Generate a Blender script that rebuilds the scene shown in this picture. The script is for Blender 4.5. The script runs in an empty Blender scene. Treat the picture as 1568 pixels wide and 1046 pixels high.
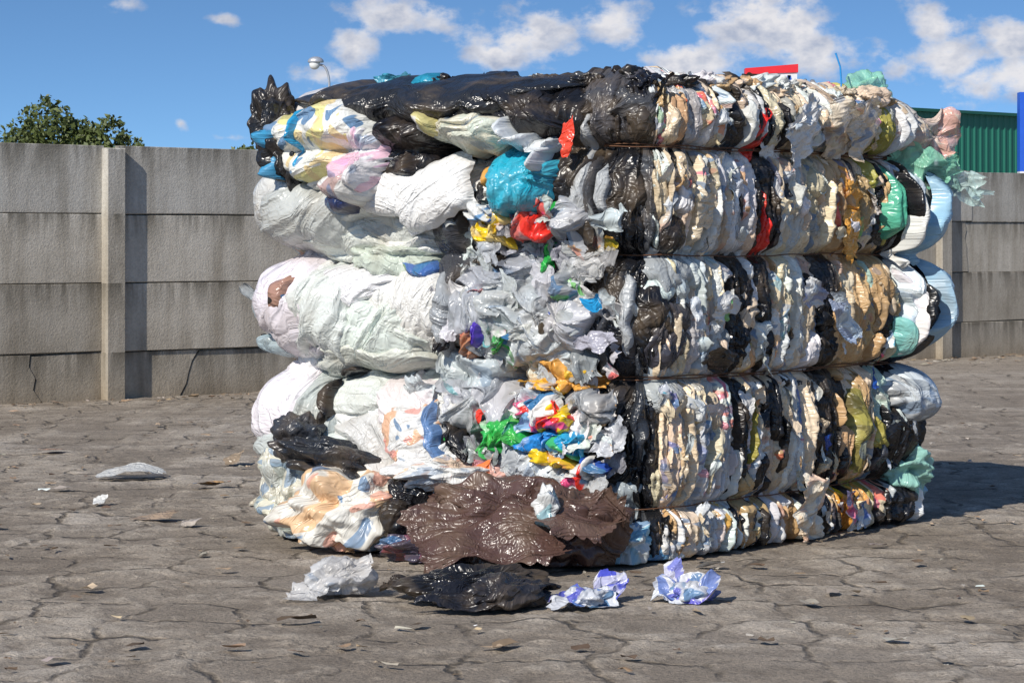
import bpy, math, random
import numpy as np
from mathutils import Vector
random.seed(7); R=random.Random(11)
sc=bpy.context.scene
sc.view_settings.view_transform='Standard'; sc.view_settings.look='None'; sc.view_settings.exposure=0

# ------------------------------------------------------------ noise
def _h(ix,iy,iz,seed):
    h=(ix.astype(np.uint32)*np.uint32(374761393))^(iy.astype(np.uint32)*np.uint32(668265263))^(iz.astype(np.uint32)*np.uint32(2246822519))^np.uint32((seed*3266489917)&0xffffffff)
    h=(h^(h>>np.uint32(15)))*np.uint32(2246822519)
    h=(h^(h>>np.uint32(13)))*np.uint32(3266489917)
    return h^(h>>np.uint32(16))
def pn(x,y,z=None,seed=0):
    x=np.asarray(x,float); y=np.asarray(y,float)
    z=np.zeros_like(x) if z is None else np.asarray(z,float)+np.zeros_like(x)
    fx=np.floor(x);fy=np.floor(y);fz=np.floor(z)
    ix=fx.astype(np.int64);iy=fy.astype(np.int64);iz=fz.astype(np.int64)
    dx=x-fx;dy=y-fy;dz=z-fz
    u=dx*dx*dx*(dx*(dx*6-15)+10);v=dy*dy*dy*(dy*(dy*6-15)+10);w=dz*dz*dz*(dz*(dz*6-15)+10)
    out=0
    for i in (0,1):
        for j in (0,1):
            for k in (0,1):
                h=_h(ix+i,iy+j,iz+k,seed)
                gx=(h&np.uint32(255)).astype(float)/127.5-1
                gy=((h>>np.uint32(8))&np.uint32(255)).astype(float)/127.5-1
                gz=((h>>np.uint32(16))&np.uint32(255)).astype(float)/127.5-1
                d=gx*(dx-i)+gy*(dy-j)+gz*(dz-k)
                out=out+d*(u if i else 1-u)*(v if j else 1-v)*(w if k else 1-w)
    return out*1.5
def crumple(x,y,seed,octs=3,gain=.42):
    wx=x+.5*pn(x*.6+3,y*.6,seed=seed+91); wy=y+.5*pn(x*.6,y*.6+7,seed=seed+92)
    s=0;a=1;f=1
    for o in range(octs):
        n=pn(wx*f,wy*f,o*1.7+seed*.13,seed=seed+o)
        s=s+a*(.45-1.9*np.abs(n)); a*=gain; f*=2.1
        wx,wy=wx*.93+wy*.36,wy*.93-wx*.36
    return s*.75

# ------------------------------------------------------------ mesh accumulators
class Acc:
    def __init__(s): s.v=[];s.f=[];s.c=[];s.p=[];s.u=[];s.n=0
    def grid(s,P,col,prt,al,pa,UV=None):
        n,m=P.shape[:2]
        s.v.append(P.reshape(-1,3))
        I=np.arange(n*m).reshape(n,m)+s.n
        s.f.append(np.stack([I[:-1,:-1],I[1:,:-1],I[1:,1:],I[:-1,1:]],-1).reshape(-1,4))
        s.c.append(np.tile(np.array([*col,al],float),(n*m,1)))
        s.p.append(np.tile(np.array([*prt,pa],float),(n*m,1)))
        if UV is None: UV=P[...,:2]
        s.u.append(UV.reshape(-1,2)); s.n+=n*m
    def build(s,name,mat,parent=None,smooth=True):
        V=np.concatenate(s.v);F=np.concatenate(s.f)
        me=bpy.data.meshes.new(name)
        me.vertices.add(len(V));me.vertices.foreach_set('co',V.astype(np.float32).ravel())
        me.loops.add(F.size);me.loops.foreach_set('vertex_index',F.astype(np.int32).ravel())
        me.polygons.add(len(F));me.polygons.foreach_set('loop_start',np.arange(0,F.size,4,dtype=np.int32))
        me.polygons.foreach_set('loop_total',np.full(len(F),4,dtype=np.int32))
        me.update(calc_edges=True)
        me.polygons.foreach_set('use_smooth',np.full(len(F),smooth))
        for nm,d in (('Col',s.c),('Prt',s.p)):
            a=me.attributes.new(nm,'FLOAT_COLOR','POINT'); a.data.foreach_set('color',np.concatenate(d).astype(np.float32).ravel())
        U=np.concatenate(s.u)
        a=me.attributes.new('FUV','FLOAT_VECTOR','POINT')
        a.data.foreach_set('vector',np.concatenate([U,np.zeros((len(U),1))],1).astype(np.float32).ravel())
        me.validate()
        ob=bpy.data.objects.new(name,me); sc.collection.objects.link(ob)
        me.materials.append(mat)
        if parent: ob.parent=parent
        print(name,len(V))
        return ob
def empty(name,loc=(0,0,0)):
    e=bpy.data.objects.new(name,None); sc.collection.objects.link(e); e.empty_display_size=.3; return e
def mesh_obj(name,V,F,mat,parent=None,smooth=False):
    me=bpy.data.meshes.new(name); me.from_pydata([tuple(v) for v in V],[],[tuple(f) for f in F]); me.update()
    if smooth: me.polygons.foreach_set('use_smooth',[True]*len(me.polygons))
    ob=bpy.data.objects.new(name,me); sc.collection.objects.link(ob); me.materials.append(mat)
    if parent: ob.parent=parent
    return ob

# ------------------------------------------------------------ materials
def newmat(name):
    m=bpy.data.materials.new(name); m.use_nodes=True; nt=m.node_tree
    return m,nt,nt.nodes,nt.links,nt.nodes['Principled BSDF'],nt.nodes['Material Output']
def N(nodes,t,**k):
    n=nodes.new(t)
    for a,b in k.items():
        if hasattr(n,a): setattr(n,a,b)
    return n
def simple(name,col,rough=.6,metal=0,var=.15,scale=5,bump=0):
    m,nt,n,l,b,o=newmat(name)
    tc=N(n,'ShaderNodeTexCoord');no=N(n,'ShaderNodeTexNoise');no.inputs['Scale'].default_value=scale;no.inputs['Detail'].default_value=4
    l.new(tc.outputs['Object'],no.inputs['Vector'])
    mx=N(n,'ShaderNodeMix',data_type='RGBA'); mx.inputs[6].default_value=(*[c*(1-var) for c in col],1); mx.inputs[7].default_value=(*[min(1,c*(1+var)) for c in col],1)
    l.new(no.outputs['Fac'],mx.inputs[0]); l.new(mx.outputs[2],b.inputs['Base Color'])
    b.inputs['Roughness'].default_value=rough;b.inputs['Metallic'].default_value=metal
    if bump:
        bp=N(n,'ShaderNodeBump');bp.inputs['Strength'].default_value=bump;bp.inputs['Distance'].default_value=.01
        l.new(no.outputs['Fac'],bp.inputs['Height']);l.new(bp.outputs[0],b.inputs['Normal'])
    return m
def film_mat(name='plastic_film',rough=.27,dirt=.42):
    m,nt,n,l,b,o=newmat(name)
    ac=N(n,'ShaderNodeAttribute');ac.attribute_name='Col'
    ap=N(n,'ShaderNodeAttribute');ap.attribute_name='Prt'
    au=N(n,'ShaderNodeAttribute');au.attribute_name='FUV'
    tc=N(n,'ShaderNodeTexCoord')
    def noise(vec,scale,det=2,dist=0):
        t=N(n,'ShaderNodeTexNoise')
        t.inputs['Scale'].default_value=scale;t.inputs['Detail'].default_value=det;t.inputs['Distortion'].default_value=dist
        l.new(vec,t.inputs['Vector']);return t
    def mr(val,a,b_,c=0,d=1):
        t=N(n,'ShaderNodeMapRange');t.inputs[1].default_value=a;t.inputs[2].default_value=b_;t.inputs[3].default_value=c;t.inputs[4].default_value=d
        l.new(val,t.inputs[0]);return t.outputs[0]
    def mul(a,b_):
        t=N(n,'ShaderNodeMath',operation='MULTIPLY');l.new(a,t.inputs[0])
        if isinstance(b_,(int,float)): t.inputs[1].default_value=b_
        else: l.new(b_,t.inputs[1])
        return t.outputs[0]
    def mix(f,a,b_):
        t=N(n,'ShaderNodeMix',data_type='RGBA')
        l.new(f,t.inputs[0])
        for s_,x in ((6,a),(7,b_)):
            if isinstance(x,tuple): t.inputs[s_].default_value=x
            else: l.new(x,t.inputs[s_])
        return t.outputs[2]
    n1=noise(au.outputs['Vector'],9,1,.5)
    sh=N(n,'ShaderNodeVectorMath',operation='ADD');sh.inputs[1].default_value=(7.3,3.1,2);l.new(au.outputs['Vector'],sh.inputs[0])
    n3=noise(sh.outputs[0],12,1,.4)
    k1=mul(mr(n1.outputs['Fac'],.54,.56),ap.outputs['Alpha'])
    k2=mul(mr(n3.outputs['Fac'],.40,.385),ap.outputs['Alpha'])
    k3=mul(mr(n3.outputs['Fac'],.61,.625),ap.outputs['Alpha'])
    c=mix(k1,ac.outputs['Color'],ap.outputs['Color'])
    hs=N(n,'ShaderNodeHueSaturation');hs.inputs['Hue'].default_value=.46;hs.inputs['Saturation'].default_value=.9;l.new(ap.outputs['Color'],hs.inputs['Color'])
    c=mix(k2,c,hs.outputs[0])
    c=mix(k3,c,(.05,.17,.34,1))
    nd=noise(tc.outputs['Object'],5,4,.5)
    d=mul(mr(nd.outputs['Fac'],.48,.75),dirt)
    c=mix(d,c,(.24,.17,.10,1))
    l.new(c,b.inputs['Base Color'])
    l.new(mr(nd.outputs['Fac'],.3,.7,rough-.07,rough+.12),b.inputs['Roughness'])
    b.inputs['IOR'].default_value=1.5
    mp=N(n,'ShaderNodeMapping');mp.inputs['Scale'].default_value=(.22,1,1);l.new(au.outputs['Vector'],mp.inputs[0])
    r1=noise(mp.outputs[0],26,1,.7); r2=noise(au.outputs['Vector'],34,1,.9)
    def crease(x):
        a=N(n,'ShaderNodeMath',operation='SUBTRACT');l.new(x,a.inputs[0]);a.inputs[1].default_value=.5
        e=N(n,'ShaderNodeMath',operation='ABSOLUTE');l.new(a.outputs[0],e.inputs[0]);return e.outputs[0]
    ad=N(n,'ShaderNodeMath',operation='ADD');l.new(mul(crease(r1.outputs['Fac']),1.0),ad.inputs[0]);l.new(mul(crease(r2.outputs['Fac']),.5),ad.inputs[1])
    bp=N(n,'ShaderNodeBump');bp.inputs['Strength'].default_value=1;bp.inputs['Distance'].default_value=.026
    bp.invert=True
    l.new(ad.outputs[0],bp.inputs['Height']);l.new(bp.outputs[0],b.inputs['Normal'])
    tr=N(n,'ShaderNodeBsdfTransparent');m2=N(n,'ShaderNodeMixShader')
    l.new(ac.outputs['Alpha'],m2.inputs[0]);l.new(tr.outputs[0],m2.inputs[1]);l.new(b.outputs[0],m2.inputs[2])
    l.new(m2.outputs[0],o.inputs['Surface'])
    return m
FILM=film_mat()
# ------------------------------------------------------------ bale surface
QK=np.array([-1.68,0,1.844,3.688,5.84]);XK=np.array([-.90,.55,1.75,.35,-.90]);YK=np.array([9.85,9.0,10.4,11.6,9.85])
def raw(q):
    qq=(q+1.68)%7.52-1.68
    return np.interp(qq,QK,XK),np.interp(qq,QK,YK)
ZS=[0,.20,.70,1.184,1.608,1.90]
def smooth_pos(q):
    x=0;y=0
    ks=np.linspace(-.16,.16,9)
    for k in ks:
        a,b=raw(q+k);x=x+a;y=y+b
    return x/9,y/9
def bulge(q,z):
    qq=(q+1.68)%7.52-1.68
    A=np.interp(qq,[-1.68,-1.4,-.4,-.1,.1,1.3,1.75,2.3,5.0,5.84],[.12,.13,.1,.05,.045,.055,.12,.12,.12,.12])
    f=np.zeros_like(z)
    for i in range(5):
        t=(z-ZS[i])/(ZS[i+1]-ZS[i]); k=(t>=0)&(t<=1)
        f=np.where(k,1-np.abs(2*t-1)**2.6,f)
    f=np.where(z<.1,.9,f)
    f=f*A
    f=f-np.where(z>1.70,((z-1.70)/.2)**2*.07,0)
    return f
def pinch(z,w=.022):
    g=np.ones_like(z)
    for s in ZS[1:5]: g=np.minimum(g,1-.95*np.exp(-((z-s)/w)**2))
    return g
def bale_pt(q,z,off,bul=1.0):
    x,y=smooth_pos(q);x1,y1=smooth_pos(q+.01);x0,y0=smooth_pos(q-.01)
    tx=x1-x0;ty=y1-y0;L=np.hypot(tx,ty);nx=ty/L;ny=-tx/L
    o=off+bul*bulge(q,z)
    # everything on the strapped side is squeezed in under the wires
    qq=(q+1.68)%7.52-1.68
    side=np.clip((qq+.30)/.1,0,1)*np.clip((1.75-qq)/.2,0,1)
    g=pinch(z,.018)
    o=np.where(o>.0,o*(1-side*(1-g)*.8),o)
    zz=np.maximum(z,.004)
    return np.stack([x+nx*o,y+ny*o,zz],-1)
SEED=[100]
def patch(acc,q0,z0,a,b,h,col,prt=(1,1,1),pa=0,al=1,rot=0,base=0,amp=.018,freq=13,stretch=3.5,fold=None,res=.008,p=3,radial=0,bul=1,irr=.22,sq=False,tuck=.035):
    SEED[0]+=7;sd=SEED[0]
    n=int(np.clip(2*a/res,10,150));m=int(np.clip(2*b/res,10,150))
    U,V=np.meshgrid(np.linspace(-1,1,n),np.linspace(-1,1,m),indexing='ij')
    if sq: x=U*(1-.12*V*V);y=V*(1-.12*U*U);r=np.clip((np.abs(U)**5+np.abs(V)**5)**.2,0,1)
    else: x=U*np.sqrt(1-V*V/2);y=V*np.sqrt(1-U*U/2);r=np.clip(np.hypot(x,y),0,1)
    th=np.arctan2(y,x)
    rr=1+irr*pn(np.cos(th)*1.6+sd,np.sin(th)*1.6,seed=sd)+irr*.6*pn(np.cos(th)*5,np.sin(th)*5+sd,seed=sd+1)*r
    lx=a*x*rr;ly=b*y*rr
    fd=R.uniform(0,3.14) if fold is None else fold
    cu=lx*math.cos(fd)+ly*math.sin(fd);cv=-lx*math.sin(fd)+ly*math.cos(fd)
    cvw=cv+.04*pn(cu*3+sd,cv*3,seed=sd+15)
    c=crumple(cu*freq/stretch+sd*1.3,cvw*freq+sd*.7,sd)
    if radial: 
        c2=crumple(np.cos(th)*radial+sd,np.sin(th)*radial,sd+3,3)
        c=c*.4+c2*(.4+.6*r)
    c3=pn(lx*6+sd,ly*6,seed=sd+5)
    H=base+h*np.sqrt(np.clip(1-r**p,0,1))*(1+.35*c3)-tuck*r**5
    off=H+amp*c*(.35+.65*(1-r**4) if not sq else 1)
    dx=amp*1.1*pn(lx*freq*.6,ly*freq*.6+sd,seed=sd+6);dy=amp*1.1*pn(lx*freq*.6+sd,ly*freq*.6,seed=sd+7)
    lx=lx+dx;ly=ly+dy
    q=q0+lx*math.cos(rot)-ly*math.sin(rot);z=z0+lx*math.sin(rot)+ly*math.cos(rot)
    UV=np.stack([cu+R.uniform(0,50),cvw+R.uniform(0,50)],-1)
    acc.grid(bale_pt(q,z,off,bul),col,prt,al,pa,UV)
def ribbon(acc,q0,w,z0,z1,col,prt=(1,1,1),pa=0,al=1,lift=.02,base=0,amp=.014):
    SEED[0]+=7;sd=SEED[0]
    n=max(7,int(w/.0045));m=int((z1-z0)/.0085)+4
    T,Z=np.meshgrid(np.linspace(-1,1,n),np.linspace(z0,z1,m),indexing='ij')
    wig=.026*pn(Z*3.2+sd,Z*0,seed=sd)+.010*pn(Z*13+sd,Z*0,seed=sd+1)
    ends=np.clip(np.minimum(Z-z0,z1-Z)/.03,0,1)
    q=q0+T*w/2*(1+.5*pn(Z*6,Z*0+sd,seed=sd+2))*(.5+.5*ends)+wig
    c=crumple(q*48+sd,Z*6+T*.4,sd)
    c2=crumple(q*16+sd,Z*24+q*12,sd+4,3)
    g=pinch(Z)
    pk=R.uniform(-.6,.6)
    tent=1-np.abs(np.where(T<pk,(T-pk)/(1+pk),(T-pk)/(1-pk)))
    off=base+lift*tent*(1+.9*pn(Z*7+sd,T,seed=sd+9))-.03*np.abs(T)**5-.03*(1-ends)+amp*(c*.95+c2*.7)*(.3+.7*g)-.012*(1-g)
    Zj=Z+.008*pn(q*30,Z*20+sd,seed=sd+8)
    UV=np.stack([Z+R.uniform(0,50),q+R.uniform(0,50)],-1)
    acc.grid(bale_pt(q,Zj,off),col,prt,al,pa,UV)
def lump(acc,c,rx,ry,rz,rotz=0,amp=.02,freq=12,col=(.7,.7,.7),prt=(1,1,1),pa=0,al=1,res=.007,tilt=0,stretch=2.5,dirn=None):
    """crumpled bag; folds run along a per-bag random direction, creased in 3 octaves"""
    SEED[0]+=7;sd=SEED[0]
    n=int(np.clip(6.3*max(rx,ry)/res,24,260));m=int(np.clip(3.2*max(rz,rx*.6)/res,16,140))
    A,B=np.meshgrid(np.linspace(0,2*math.pi,n),np.linspace(-math.pi/2,math.pi/2,m),indexing='ij')
    x=np.cos(A)*np.cos(B);y=np.sin(A)*np.cos(B);z=np.sin(B)
    big=1+.34*pn(x*1.7+sd,y*1.7,z*1.7,seed=sd)+.2*pn(x*3.6+sd,y*3.6,z*3.6,seed=sd+1)
    dv=np.array(dirn if dirn is not None else (R.uniform(.5,1),R.uniform(-.4,.4),R.uniform(-.6,.6)));dv=dv/np.linalg.norm(dv)
    e1=np.cross(dv,(0,0,1.));e1/=np.linalg.norm(e1);e2=np.cross(dv,e1)
    wv=.035*pn(x*rx*5+sd,y*ry*5,z*rz*5,seed=sd+20);wv2=.035*pn(x*rx*5,y*ry*5+sd,z*rz*5,seed=sd+21)
    px,py,pz=x*rx,y*ry,z*rz
    s0=px*dv[0]+py*dv[1]+pz*dv[2];s1=px*e1[0]+py*e1[1]+pz*e1[2]+wv;s2=px*e2[0]+py*e2[1]+pz*e2[2]+wv2
    k=0;a_=1;f=freq
    for o_ in range(3):
        nn=pn(s0*f*.45+sd,s1*f*stretch*.6,s2*f*stretch*.6,seed=sd+o_+2);k=k+a_*(.4-1.9*np.abs(nn));a_*=.42;f*=2.0
    X=x*rx*big;Y=y*ry*big;Z=z*rz*big
    X=X+x*amp*k;Y=Y+y*amp*k;Z=Z+z*amp*k
    ct,st=math.cos(tilt),math.sin(tilt);X,Z=X*ct-Z*st,X*st+Z*ct
    cr,sr=math.cos(rotz),math.sin(rotz);X,Y=X*cr-Y*sr,X*sr+Y*cr
    P=np.stack([X+c[0],Y+c[1],np.maximum(Z+c[2],.006+.002*k)],-1)
    UV=np.stack([s0*1.0+R.uniform(0,50),s1+s2*.7+R.uniform(0,50)],-1)
    acc.grid(P,col,prt,al,pa,UV)
def sheet(acc,c,ax,ay,nrm,amp=.02,freq=12,col=(.7,.7,.7),prt=(1,1,1),pa=0,al=1,res=.007,curl=0,stretch=2.5,taper=0,groundclip=True):
    """free hanging / lying crumpled sheet. ax, ay are half-extent vectors"""
    SEED[0]+=7;sd=SEED[0]
    ax=np.array(ax,float);ay=np.array(ay,float);nrm=np.array(nrm,float);nrm/=np.linalg.norm(nrm)
    a=np.linalg.norm(ax);b=np.linalg.norm(ay)
    n=int(np.clip(2*a/res,8,120));m=int(np.clip(2*b/res,8,120))
    U,V=np.meshgrid(np.linspace(-1,1,n),np.linspace(-1,1,m),indexing='ij')
    e=1+.28*pn(U*1.5+sd,V*1.5,seed=sd)+.14*pn(U*5,V*5+sd,seed=sd+1)
    x=U*np.sqrt(1-V*V*.3)*e*(1-taper*(V+1)/2);y=V*np.sqrt(1-U*U*.3)*e
    k=crumple(x*a*freq/stretch+sd,y*b*freq,sd+2)
    off=amp*k+curl*(x*x)+amp*1.5*pn(x*a*5+sd,y*b*5,seed=sd+8)
    P=np.array(c)[None,None]+x[...,None]*ax+y[...,None]*ay+off[...,None]*nrm
    j=amp*.9*np.stack([pn(x*a*freq,y*b*freq+sd+i*9,seed=sd+i) for i in range(3)],-1)
    P=P+j
    if groundclip: P[...,2]=np.maximum(P[...,2],.005)
    acc.grid(P,col,prt,al,pa,np.stack([x*a+R.uniform(0,50),y*b+R.uniform(0,50)],-1))

WHITE=(.68,.68,.66);WHITE2=(.58,.59,.58);CREAM=(.68,.56,.40);TAN=(.52,.34,.17);ORANGE=(.74,.36,.07);BLACK=(.010,.010,.012);DGREY=(.05,.052,.06)
CLEAR=(.54,.57,.58);GREY=(.30,.32,.34);LBLUE=(.3,.55,.68);TEAL=(.02,.33,.48);BLUE=(.02,.09,.42);RED=(.70,.03,.02);YEL=(.82,.55,.02);GREEN=(.03,.40,.07);BROWN=(.09,.050,.041);PGREEN=(.45,.6,.5);PURP=(.08,.04,.4);PINK=(.75,.15,.4);OLIVE=(.38,.34,.08);SKYB=(.02,.3,.6)
BR=[RED,YEL,GREEN,BLUE,SKYB,ORANGE,TEAL]
bale=empty('plastic_waste_bale')

# core
A0=Acc()
q=np.linspace(-1.68,5.84,420);z=np.concatenate([np.linspace(0,1.86,110)])
Q,Zz=np.meshgrid(q,z,indexing='ij')
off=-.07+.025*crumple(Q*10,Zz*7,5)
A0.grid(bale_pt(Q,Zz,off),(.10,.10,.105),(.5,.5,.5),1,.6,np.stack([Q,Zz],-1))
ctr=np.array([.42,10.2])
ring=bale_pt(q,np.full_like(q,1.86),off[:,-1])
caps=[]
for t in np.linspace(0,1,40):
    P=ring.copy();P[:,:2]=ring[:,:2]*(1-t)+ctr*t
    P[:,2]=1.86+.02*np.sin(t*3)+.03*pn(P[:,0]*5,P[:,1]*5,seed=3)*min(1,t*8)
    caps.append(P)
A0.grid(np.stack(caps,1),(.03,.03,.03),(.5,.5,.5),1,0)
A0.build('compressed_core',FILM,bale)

# ---------- side with compressed vertical layers
A1=Acc()
cols=[(-.36,.0,[(BLACK,8),(DGREY,2),(CLEAR,1.3)]),(.0,.42,[(CREAM,4),(WHITE,4),(CLEAR,4),(TAN,.6)]),
(.42,.52,[(BLACK,5),(WHITE,2)]),(.52,.62,[(CREAM,3),(WHITE,3),(TAN,1)]),(.62,.72,[(BLACK,6),(RED,.3),(WHITE,1)]),
(.72,1.03,[(WHITE,4),(CREAM,5),(TAN,1.6),(BLACK,.3)]),(1.03,1.15,[(BLACK,5),(CREAM,1.5)]),(1.15,1.4,[(TAN,3),(ORANGE,2),(CREAM,4),(BLACK,.6)]),
(1.4,1.58,[(TAN,2),(PGREEN,1),(BLACK,2),(OLIVE,1),(CREAM,2.5)]),(1.58,2.3,[(WHITE,3),(BLACK,3),(LBLUE,1.2),(CLEAR,2)])]
def pick(ls):
    t=R.uniform(0,sum(w for _,w in ls))
    for c,w in ls:
        t-=w
        if t<=0: return c
    return ls[-1][0]
def vary(c,k=.12):
    f=1+R.uniform(-k,k);return tuple(min(.85,max(.004,x*f*(1+R.uniform(-.05,.05)))) for x in c)
def palq(qc,zc):
    pal=[p for a,b,p in cols if a<=qc<b]
    pal=list(pal[0]) if pal else cols[-1][2]
    if zc<.7 and qc>.55: pal=pal+[(BLACK,3.5),(DGREY,1.5),(OLIVE,.8),(TAN,1),(YEL,.15)]
    elif zc<1.18 and qc>.5: pal=pal+[(BLACK,1),(TAN,2)]
    elif zc>1.6 and .72<qc: pal=pal+[(CREAM,4),(WHITE,4)]
    return pal
for bi in range(5):
    z0,z1=ZS[bi],ZS[bi+1]
    for layer in range(2):
        qq=-.36;last=None
        while qq<2.35:
            w=R.choice([.014,.02,.028,.04,.055,.075,.11]) if layer==0 else R.choice([.012,.018,.025,.035,.06])
            qc=qq+w/2
            P0=palq(qc,(z0+z1)/2)
            if last is not None and R.random()<.5 and any(last is k_[0] for k_ in P0): c0=last
            else: c0=pick(P0)
            last=c0;c=vary(c0,.2)
            pa=0;prt=(1,1,1)
            if sum(c)>.9 and R.random()<.35: pa=.7;prt=R.choice([TAN,RED,BLUE,TAN,TAN,CREAM,ORANGE,CREAM,GREY])
            al=1
            if c[2]>.5 and R.random()<.12: al=.65
            za=max(0,z0-.02);zb=z1+.02+(R.uniform(-.03,.02) if bi==4 else 0)
            if layer==1:
                L=R.uniform(.08,.34);zc=R.uniform(za,zb);za2=max(za,zc-L/2);zb2=min(zb,zc+L/2)
                if zb2-za2<.05: qq+=w;continue
                ribbon(A1,qc,w*1.5,za2,zb2,c,prt,pa,al,lift=R.uniform(.010,.035),base=R.uniform(.005,.03),amp=R.uniform(.012,.020))
                qq+=w*R.uniform(.8,1.6)
            else:
                ribbon(A1,qc,w*1.5,za,zb,c,prt,pa,al,lift=R.uniform(.005,.04),base=R.uniform(-.025,.012),amp=R.uniform(.012,.024))
                qq+=w*R.uniform(.7,1.0)
for i in range(80):
    qc=R.uniform(0,1.55);zc=R.uniform(.05,1.82)
    c=vary(pick(palq(qc,zc)))
    a=R.uniform(.02,.05);b=R.uniform(.04,.12)
    patch(A1,qc,zc,a,b,R.uniform(.0,.025),c,R.choice(BR+[TAN,TAN]),.5 if R.random()<.3 and sum(c)>.9 else 0,1,rot=R.uniform(-.4,.4),base=.03,amp=.024,freq=26,res=.0055,fold=R.uniform(1.0,2.1),sq=True,irr=.4,tuck=.06)
def flapR(s,z,w,h,col,rot=0,out=.07,**k):
    P=bale_pt(np.array([s]),np.array([z]),np.array([out]))[0]
    u=np.array([.65,.76,0]);Z=np.array([0,0,1]);n=np.array([.76,-.65,0])
    ax=(u*math.cos(rot)+Z*math.sin(rot))*w;ay=(-u*math.sin(rot)+Z*math.cos(rot))*h+n*.02
    sheet(A1,P,ax,ay,n,col=col,res=.0055,**k)
flapR(.32,.98,.10,.05,WHITE,.1,amp=.025)
flapR(.18,1.36,.06,.07,CREAM,.1,amp=.012)
flapR(.95,1.02,.08,.05,WHITE,-.4,amp=.03,prt=BLUE,pa=.5)
flapR(1.15,.92,.15,.035,(.6,.7,.78),-.75,out=.09,amp=.02,prt=BLUE,pa=.4)
flapR(.30,.77,.09,.04,BLACK,-.1,amp=.03)
flapR(.92,1.70,.13,.12,(.74,.73,.70),.5,out=.06,amp=.03,freq=16)
flapR(.75,1.62,.07,.06,WHITE,.3,out=.06,amp=.02)
flapR(.05,1.50,.04,.035,WHITE2,-.5,out=.05,amp=.02)
flapR(.88,.13,.10,.15,(.76,.68,.54),.2,out=.10,amp=.03,prt=ORANGE,pa=.3)
flapR(1.22,.1,.06,.09,WHITE2,.1,out=.08,amp=.03,prt=RED,pa=.8)
flapR(1.30,.07,.08,.05,WHITE2,.1,out=.08,amp=.03,prt=BLUE,pa=.8)
flapR(1.27,1.33,.06,.17,ORANGE,.1,out=.05,amp=.02,freq=18)
flapR(.3,.56,.1,.04,(.6,.55,.53),0,out=.03,amp=.01)
flapR(1.2,1.72,.13,.13,(.74,.64,.50),.2,out=.05,amp=.03,al=.9,prt=TAN,pa=.5)
flapR(1.35,1.73,.12,.12,(.72,.58,.42),.5,out=.06,amp=.03,al=.9,prt=WHITE,pa=.6)
for (s,z,a,b,h,c,al,pt,pa) in [(1.72,1.38,.12,.2,.05,(.6,.68,.74),1,BLACK,.4),(1.80,.95,.13,.22,.08,BLACK,1,BLACK,0),(1.66,.98,.06,.2,.09,(.6,.67,.7),1,BLACK,.3),(1.74,.57,.16,.13,.09,(.62,.68,.72),1,DGREY,.5),(1.62,.35,.12,.16,.04,BLACK,1,BLACK,0),
    (1.55,1.4,.05,.16,.07,(.1,.45,.3),.85,BLACK,0),(1.62,.82,.07,.08,.1,(.25,.6,.55),.8,BLACK,0),(1.5,1.05,.07,.2,.04,TAN,1,BLACK,.3),(1.35,.4,.05,.25,.04,OLIVE,1,BLACK,.5),(1.85,1.68,.15,.14,.03,(.55,.5,.42),1,TAN,.5)]:
    patch(A1,s,z,a,b,h,c,pt,pa,al,base=.02,amp=.035,freq=15,fold=1.57,stretch=5,res=.006)
for i in range(16):
    s=R.uniform(1.5,1.95);z=R.choice([1.4,.95,.95,.55,.5,1.35])+R.uniform(-.05,.05)
    patch(A1,s,z,R.uniform(.012,.03),R.uniform(.1,.2),R.uniform(.02,.05),vary(R.choice([BLACK,(.62,.68,.72),WHITE,BLACK,(.3,.5,.6)])),base=R.uniform(.08,.15),amp=.02,freq=18,fold=R.uniform(1.3,1.8),stretch=6,res=.0055,rot=R.uniform(-.2,.2),sq=True,tuck=.06)
u=np.array([.65,.76,0]);n_=np.array([.76,-.65,0])
def W(s,z,o): return bale_pt(np.array([s]),np.array([z]),np.array([o]))[0]
lump(A1,W(1.62,1.90,.03),.10,.08,.08,.5,.035,9,(.30,.66,.48),al=.6)
lump(A1,W(1.52,1.86,.02),.10,.08,.05,.5,.03,9,(.72,.56,.42),al=.95)
sheet(A1,W(1.85,1.70,.05),(.18,.06,.03),(0,.02,.10),(.3,-1,.2),.05,12,(.76,.6,.5),prt=RED,pa=.3,al=.8)
sheet(A1,W(1.75,1.58,.1),(.2,.05,-.02),(0,.02,.07),(.3,-1,.2),.05,12,(.25,.6,.42),al=.7)
sheet(A1,W(1.9,1.54,.14),(.2,.05,-.04),(0,.02,.06),(.3,-1,.2),.05,12,(.35,.64,.55),al=.55)
sheet(A1,W(1.9,1.50,.26),(.17,.04,-.03),(0,.02,.07),(.1,-1,.3),.05,12,(.5,.68,.66),al=.6)
sheet(A1,W(1.9,1.51,.27),(.15,-.04,-.05),(0,.03,.06),(.1,-1,-.3),.05,12,(.5,.68,.66),al=.6)
lump(A1,W(1.72,.24,.03),.13,.1,.12,.3,.035,9,(.33,.62,.53),al=.8)
lump(A1,W(1.85,.2,.03),.13,.12,.12,.3,.03,9,BLACK)
A1.build('compressed_layer_side',FILM,bale)

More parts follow.
